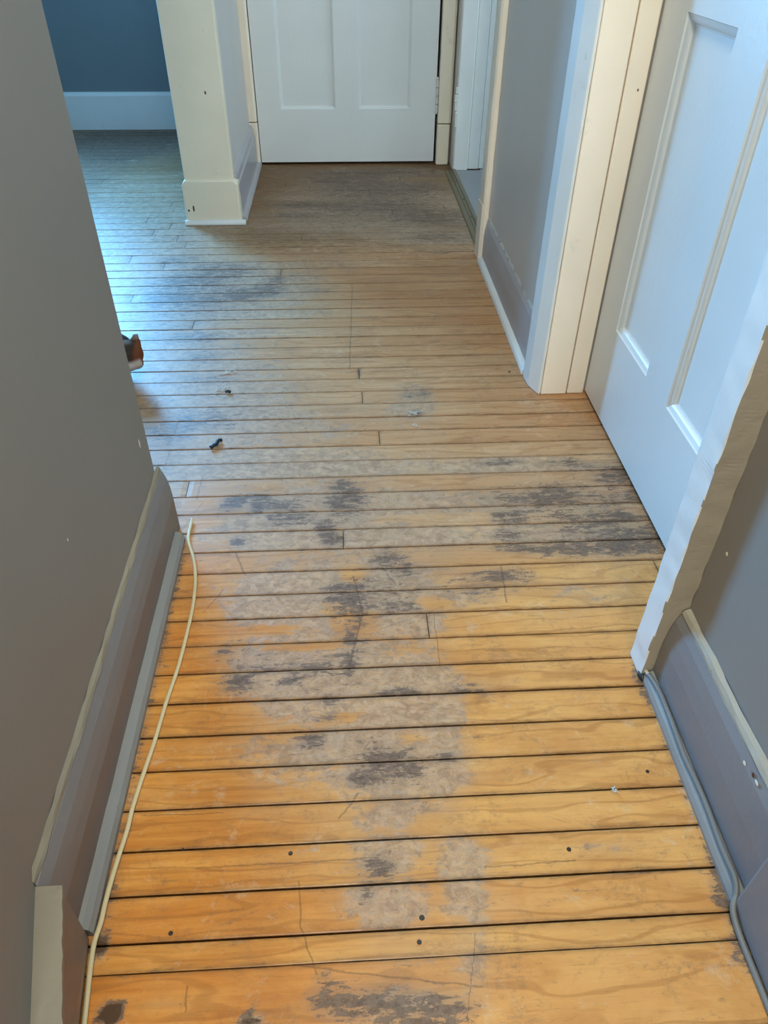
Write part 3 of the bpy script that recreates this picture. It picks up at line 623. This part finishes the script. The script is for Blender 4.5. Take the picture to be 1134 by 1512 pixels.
# ------------------------------------------------------------------ small things on the floor
def scrap(name, px, py, pts, r, mat, label, cat):
    o = MB(); c0 = at(px, py)
    o.tube([c0+Vector((x, y, z+r)) for x, y, z in pts], r, 8, .8)
    q = o.build(name, mat, smooth=True); return tag(q, label, cat)
scrap('rubber_scrap', 320, 658, [(-.012, -.014, 0), (-.005, -.007, .001), (0, 0, 0), (.003, .010, .002), (.010, .016, 0)], .0052, M['soot'], 'small black twisted scrap on the greyed boards left of the middle', 'scrap')
scrap('rubber_scrap', 334, 580, [(-.002, -.002, 0), (.004, 0, .001), (.012, -.003, 0)], .0042, M['soot'], 'tiny dark scrap beside a pale lint tuft, further off than the twisted one', 'scrap')
def lint(px, py, s, label, n=7):
    rr = random.Random(int(px)); o = MB(); c0 = at(px, py)
    for k in range(n):
        p = c0+Vector((rr.uniform(-s, s), rr.uniform(-s, s)*.8, .0012)); pts = [p]
        for _ in range(4): p = p+Vector((rr.uniform(-s, s), rr.uniform(-s, s), 0)); p.z = .0012+rr.random()*.003; pts.append(p)
        o.tube(pts, .0007, 5)
    return tag(o.build('lint_tuft', M['lint'], smooth=True), label, 'lint')
lint(327, 576, .008, 'pale lint tuft touching the tiny dark scrap', 9)
lint(340, 550, .010, 'faint pale lint strands on the boards just beyond the tiny dark scrap')
lint(614, 612, .008, 'whitish thread tuft on the grey scuff in the middle of the hall floor', 6)
lint(612, 630, .004, 'short pale thread curl just below the grey scuff', 3)
lint(905, 1168, .005, 'white fleck on the honey boards near the right baseboard', 3)
def nail(px, py, r, label):
    b = MB(); c0 = at(px, py, .0003); b.cone(c0, r, c0+Vector((0, 0, .0008)), r*.8, 12); q = b.build('nail', M['iron'], smooth=False); return tag(q, label, 'nail', 'dark nails in the floor boards')
nail(623, 1355, .0036, 'largest dark nail at mid floor, just above the narrow board')
nail(619, 1391, .0030, 'second largest dark nail, on the narrow board just below the largest one')
nail(956, 1139, .0028, 'dark nail high among the honey boards, near the right shoe moulding and white fleck')
nail(840, 1254, .0032, 'dark nail on the board right of the grey smear')
nail(429, 1260, .0030, 'dark nail just left of the grey patches in the near honey boards')
nail(252, 1378, .0030, 'lone dark nail at the lower left, near the end of the left shoe moulding')
nail(270, 1254, .0018, 'tiny dark nail near the cream cord')
nail(752, 549, .0035, 'dark nail at the foot of the far right shoe moulding')
nail(698, 371, .0035, 'dark nail beside the near end of the threshold strip')

# ------------------------------------------------------------------ cat peeking past the wall end
def cat():
    c0 = Vector((-.605, 1.80, 0)); HZ = .078
    b = MB(); hc = Vector((-.570, 1.772, HZ)); 
    b.ell(hc, (.041, .042, .037)); b.ell(hc+Vector((.006, -.026, -.014)), (.024, .024, .018))          # skull, muzzle
    b.ell(hc+Vector((.022, -.016, -.016)), (.020, .018, .017)); b.ell(hc+Vector((-.016, -.020, -.016)), (.020, .018, .017))   # cheeks
    for sx in (-1, 1):
        e = hc+Vector((sx*.020, .016, .022)); b.cone(e, .018, e+Vector((sx*.006, .010, .024)), .007, 12, .6)
    b.ell(hc+Vector((-.035, .045, -.008)), (.040, .045, .040))                                          # neck
    bc = hc+Vector((-.16, .10, .005)); rz = Matrix.Rotation(math.radians(-28), 3, 'Z')
    b.ell(bc+Vector((.06, -.03, 0)), (.085, .062, .068), rz); b.ell(bc, (.13, .070, .078), rz); b.ell(bc+Vector((-.10, .055, -.006)), (.085, .078, .076), rz)
    for dx, dy, l in ((.02, -.085, .07), (.075, -.045, .07)):
        p = bc+Vector((dx, dy, -.060)); b.ell(p, (.055, .018, .018), rz); b.ell(p+Vector((.050, -.022, -.004)), (.019, .015, .012))
    b.ell(bc+Vector((-.10, -.01, -.045)), (.065, .028, .040), rz); b.ell(bc+Vector((-.05, -.045, -.068)), (.045, .017, .014), rz)
    tp = [bc+Vector(v) for v in ((-.17, .10, -.055), (-.22, .07, -.065), (-.24, .01, -.067), (-.21, -.05, -.067), (-.15, -.09, -.067))]
    b.tube(tp, .014, 10)
    t = NT('calico_fur'); n = t.noise(11, 2, .5, off=(4.1, 2.2, .5)); n2 = t.noise(11, 2, .5, off=(9, 7, 3)); fur = t.noise(90, 4, .7, (1, 1, 1))
    sp = t.n('SeparateXYZ'); t.put(sp.inputs[0], t.tc.outputs['Object'])
    jig = t.math('MULTIPLY', t.math('SUBTRACT', n2, .5), .03)
    col = t.mix(t.sm(n, .50, .56), lin(60, 50, 42), lin(150, 92, 56))
    col = t.mix(t.sm(t.math('ADD', sp.outputs[0], jig), -.549, -.540), col, lin(128, 72, 46))
    muzzle = t.math('MULTIPLY', t.sm(t.math('ADD', t.math('MULTIPLY', sp.outputs[1], -1.0), jig), -1.752, -1.744), t.math('SUBTRACT', 1, t.sm(sp.outputs[2], .070, .082)))
    feet = t.math('SUBTRACT', 1, t.sm(sp.outputs[2], .022, .034))
    col = t.mix(t.sm(sp.outputs[2], .110, .118), col, lin(150, 128, 116))
    col = t.mix(t.math('MAXIMUM', muzzle, feet), col, lin(214, 194, 184)); col = t.mix(t.math('MULTIPLY', fur, .45), col, lin(80, 62, 50)); t.bump(fur, .8, .006)
    fm = t.done(col, .9, .15)
    root = b.build('cat', fm, smooth=True)
    rm = root.modifiers.new('join', 'REMESH'); rm.mode = 'VOXEL'; rm.voxel_size = .0045; rm.use_smooth_shade = True
    sm = root.modifiers.new('soften', 'SMOOTH'); sm.iterations = 4; sm.factor = .6
    tag(root, 'brown, orange and white cat peeking past the end of the left wall, mostly hidden', 'cat')
    for sx in (-1, 1):
        e = MB(); e.ell(hc+Vector((sx*.014, -.0335, .002)), (.0055, .005, .0045)); e.build('eye', M['soot'], root, smooth=True)
    e = MB(); e.ell(hc+Vector((.006, -.050, -.008)), (.006, .004, .0045)); e.build('nose', paint('cat_nose', (196, 128, 118), .5), root, smooth=True)
cat()

# ------------------------------------------------------------------ chips in the paint
M['chip_cream'] = paint('bare_plaster_chip', (226, 214, 190), .7)
M['chip_rust'] = paint('rusty_chip', (92, 52, 30), .7)
def chip(parent, px, py, axis, val, r, mat, sx=1.0, sz=1.0):
    q = ROT @ Vector((px-CX, CY-py, -FPX)); t = (val/q.x) if axis == 'x' else (val/q.y)
    c = Vector((q.x*t, q.y*t, CAMH+q.z*t)); b = MB()
    b.ell(c, (.0006, r*sx, r*sz) if axis == 'x' else (r*sx, .0006, r*sz), u=12, v=8)
    b.build('paint_chip', mat, bpy.data.objects[parent])
chip('wall_left', 206, 655, 'x', WL, .003, M['chip_cream'], 1, 3.0)
chip('wall_left', 100, 797, 'x', WL, .0022, M['chip_cream'], .6, 1.2)
chip('wall_right', 1073, 818, 'x', WR, .0030, M['chip_cream'], 1, 1)
chip('baseboard_right', 1099, 1127, 'x', .4975, .0034, M['chip_cream'], 1, 1)
chip('baseboard_right', 1112, 1144, 'x', .4985, .0040, M['chip_rust'], .7, 1)
chip('baseboard_right', 1117, 1156, 'x', .4975, .0036, M['chip_cream'], 1.2, .8)
chip('trim_1', 286, 308, 'y', 3.0, .010, M['chip_rust'], .35, 1.2)
chip('trim_1', 279, 311, 'y', 3.0, .006, M['chip_rust'], .6, .8)
chip('trim_1', 303, 137, 'y', 3.0115, .006, M['chip_rust'], .5, 1)
chip('trim_3', 865, 83, 'x', .478, .006, M['chip_cream'], 1, 1)
chip('trim_3', 942, 133, 'y', 1.6565, .0026, M['chip_rust'], .6, 1)
b = MB(); c0 = at(948, 1000); b.ell(c0+Vector((-.002, 0, .005)), (.006, .011, .006)); b.ell(c0+Vector((.002, .010, .004)), (.005, .006, .005))
tag(b.build('dirt_lump', M['soot'], smooth=True), 'dark lump of dirt beside the cable loop at the foot of the white casing', 'dirt')
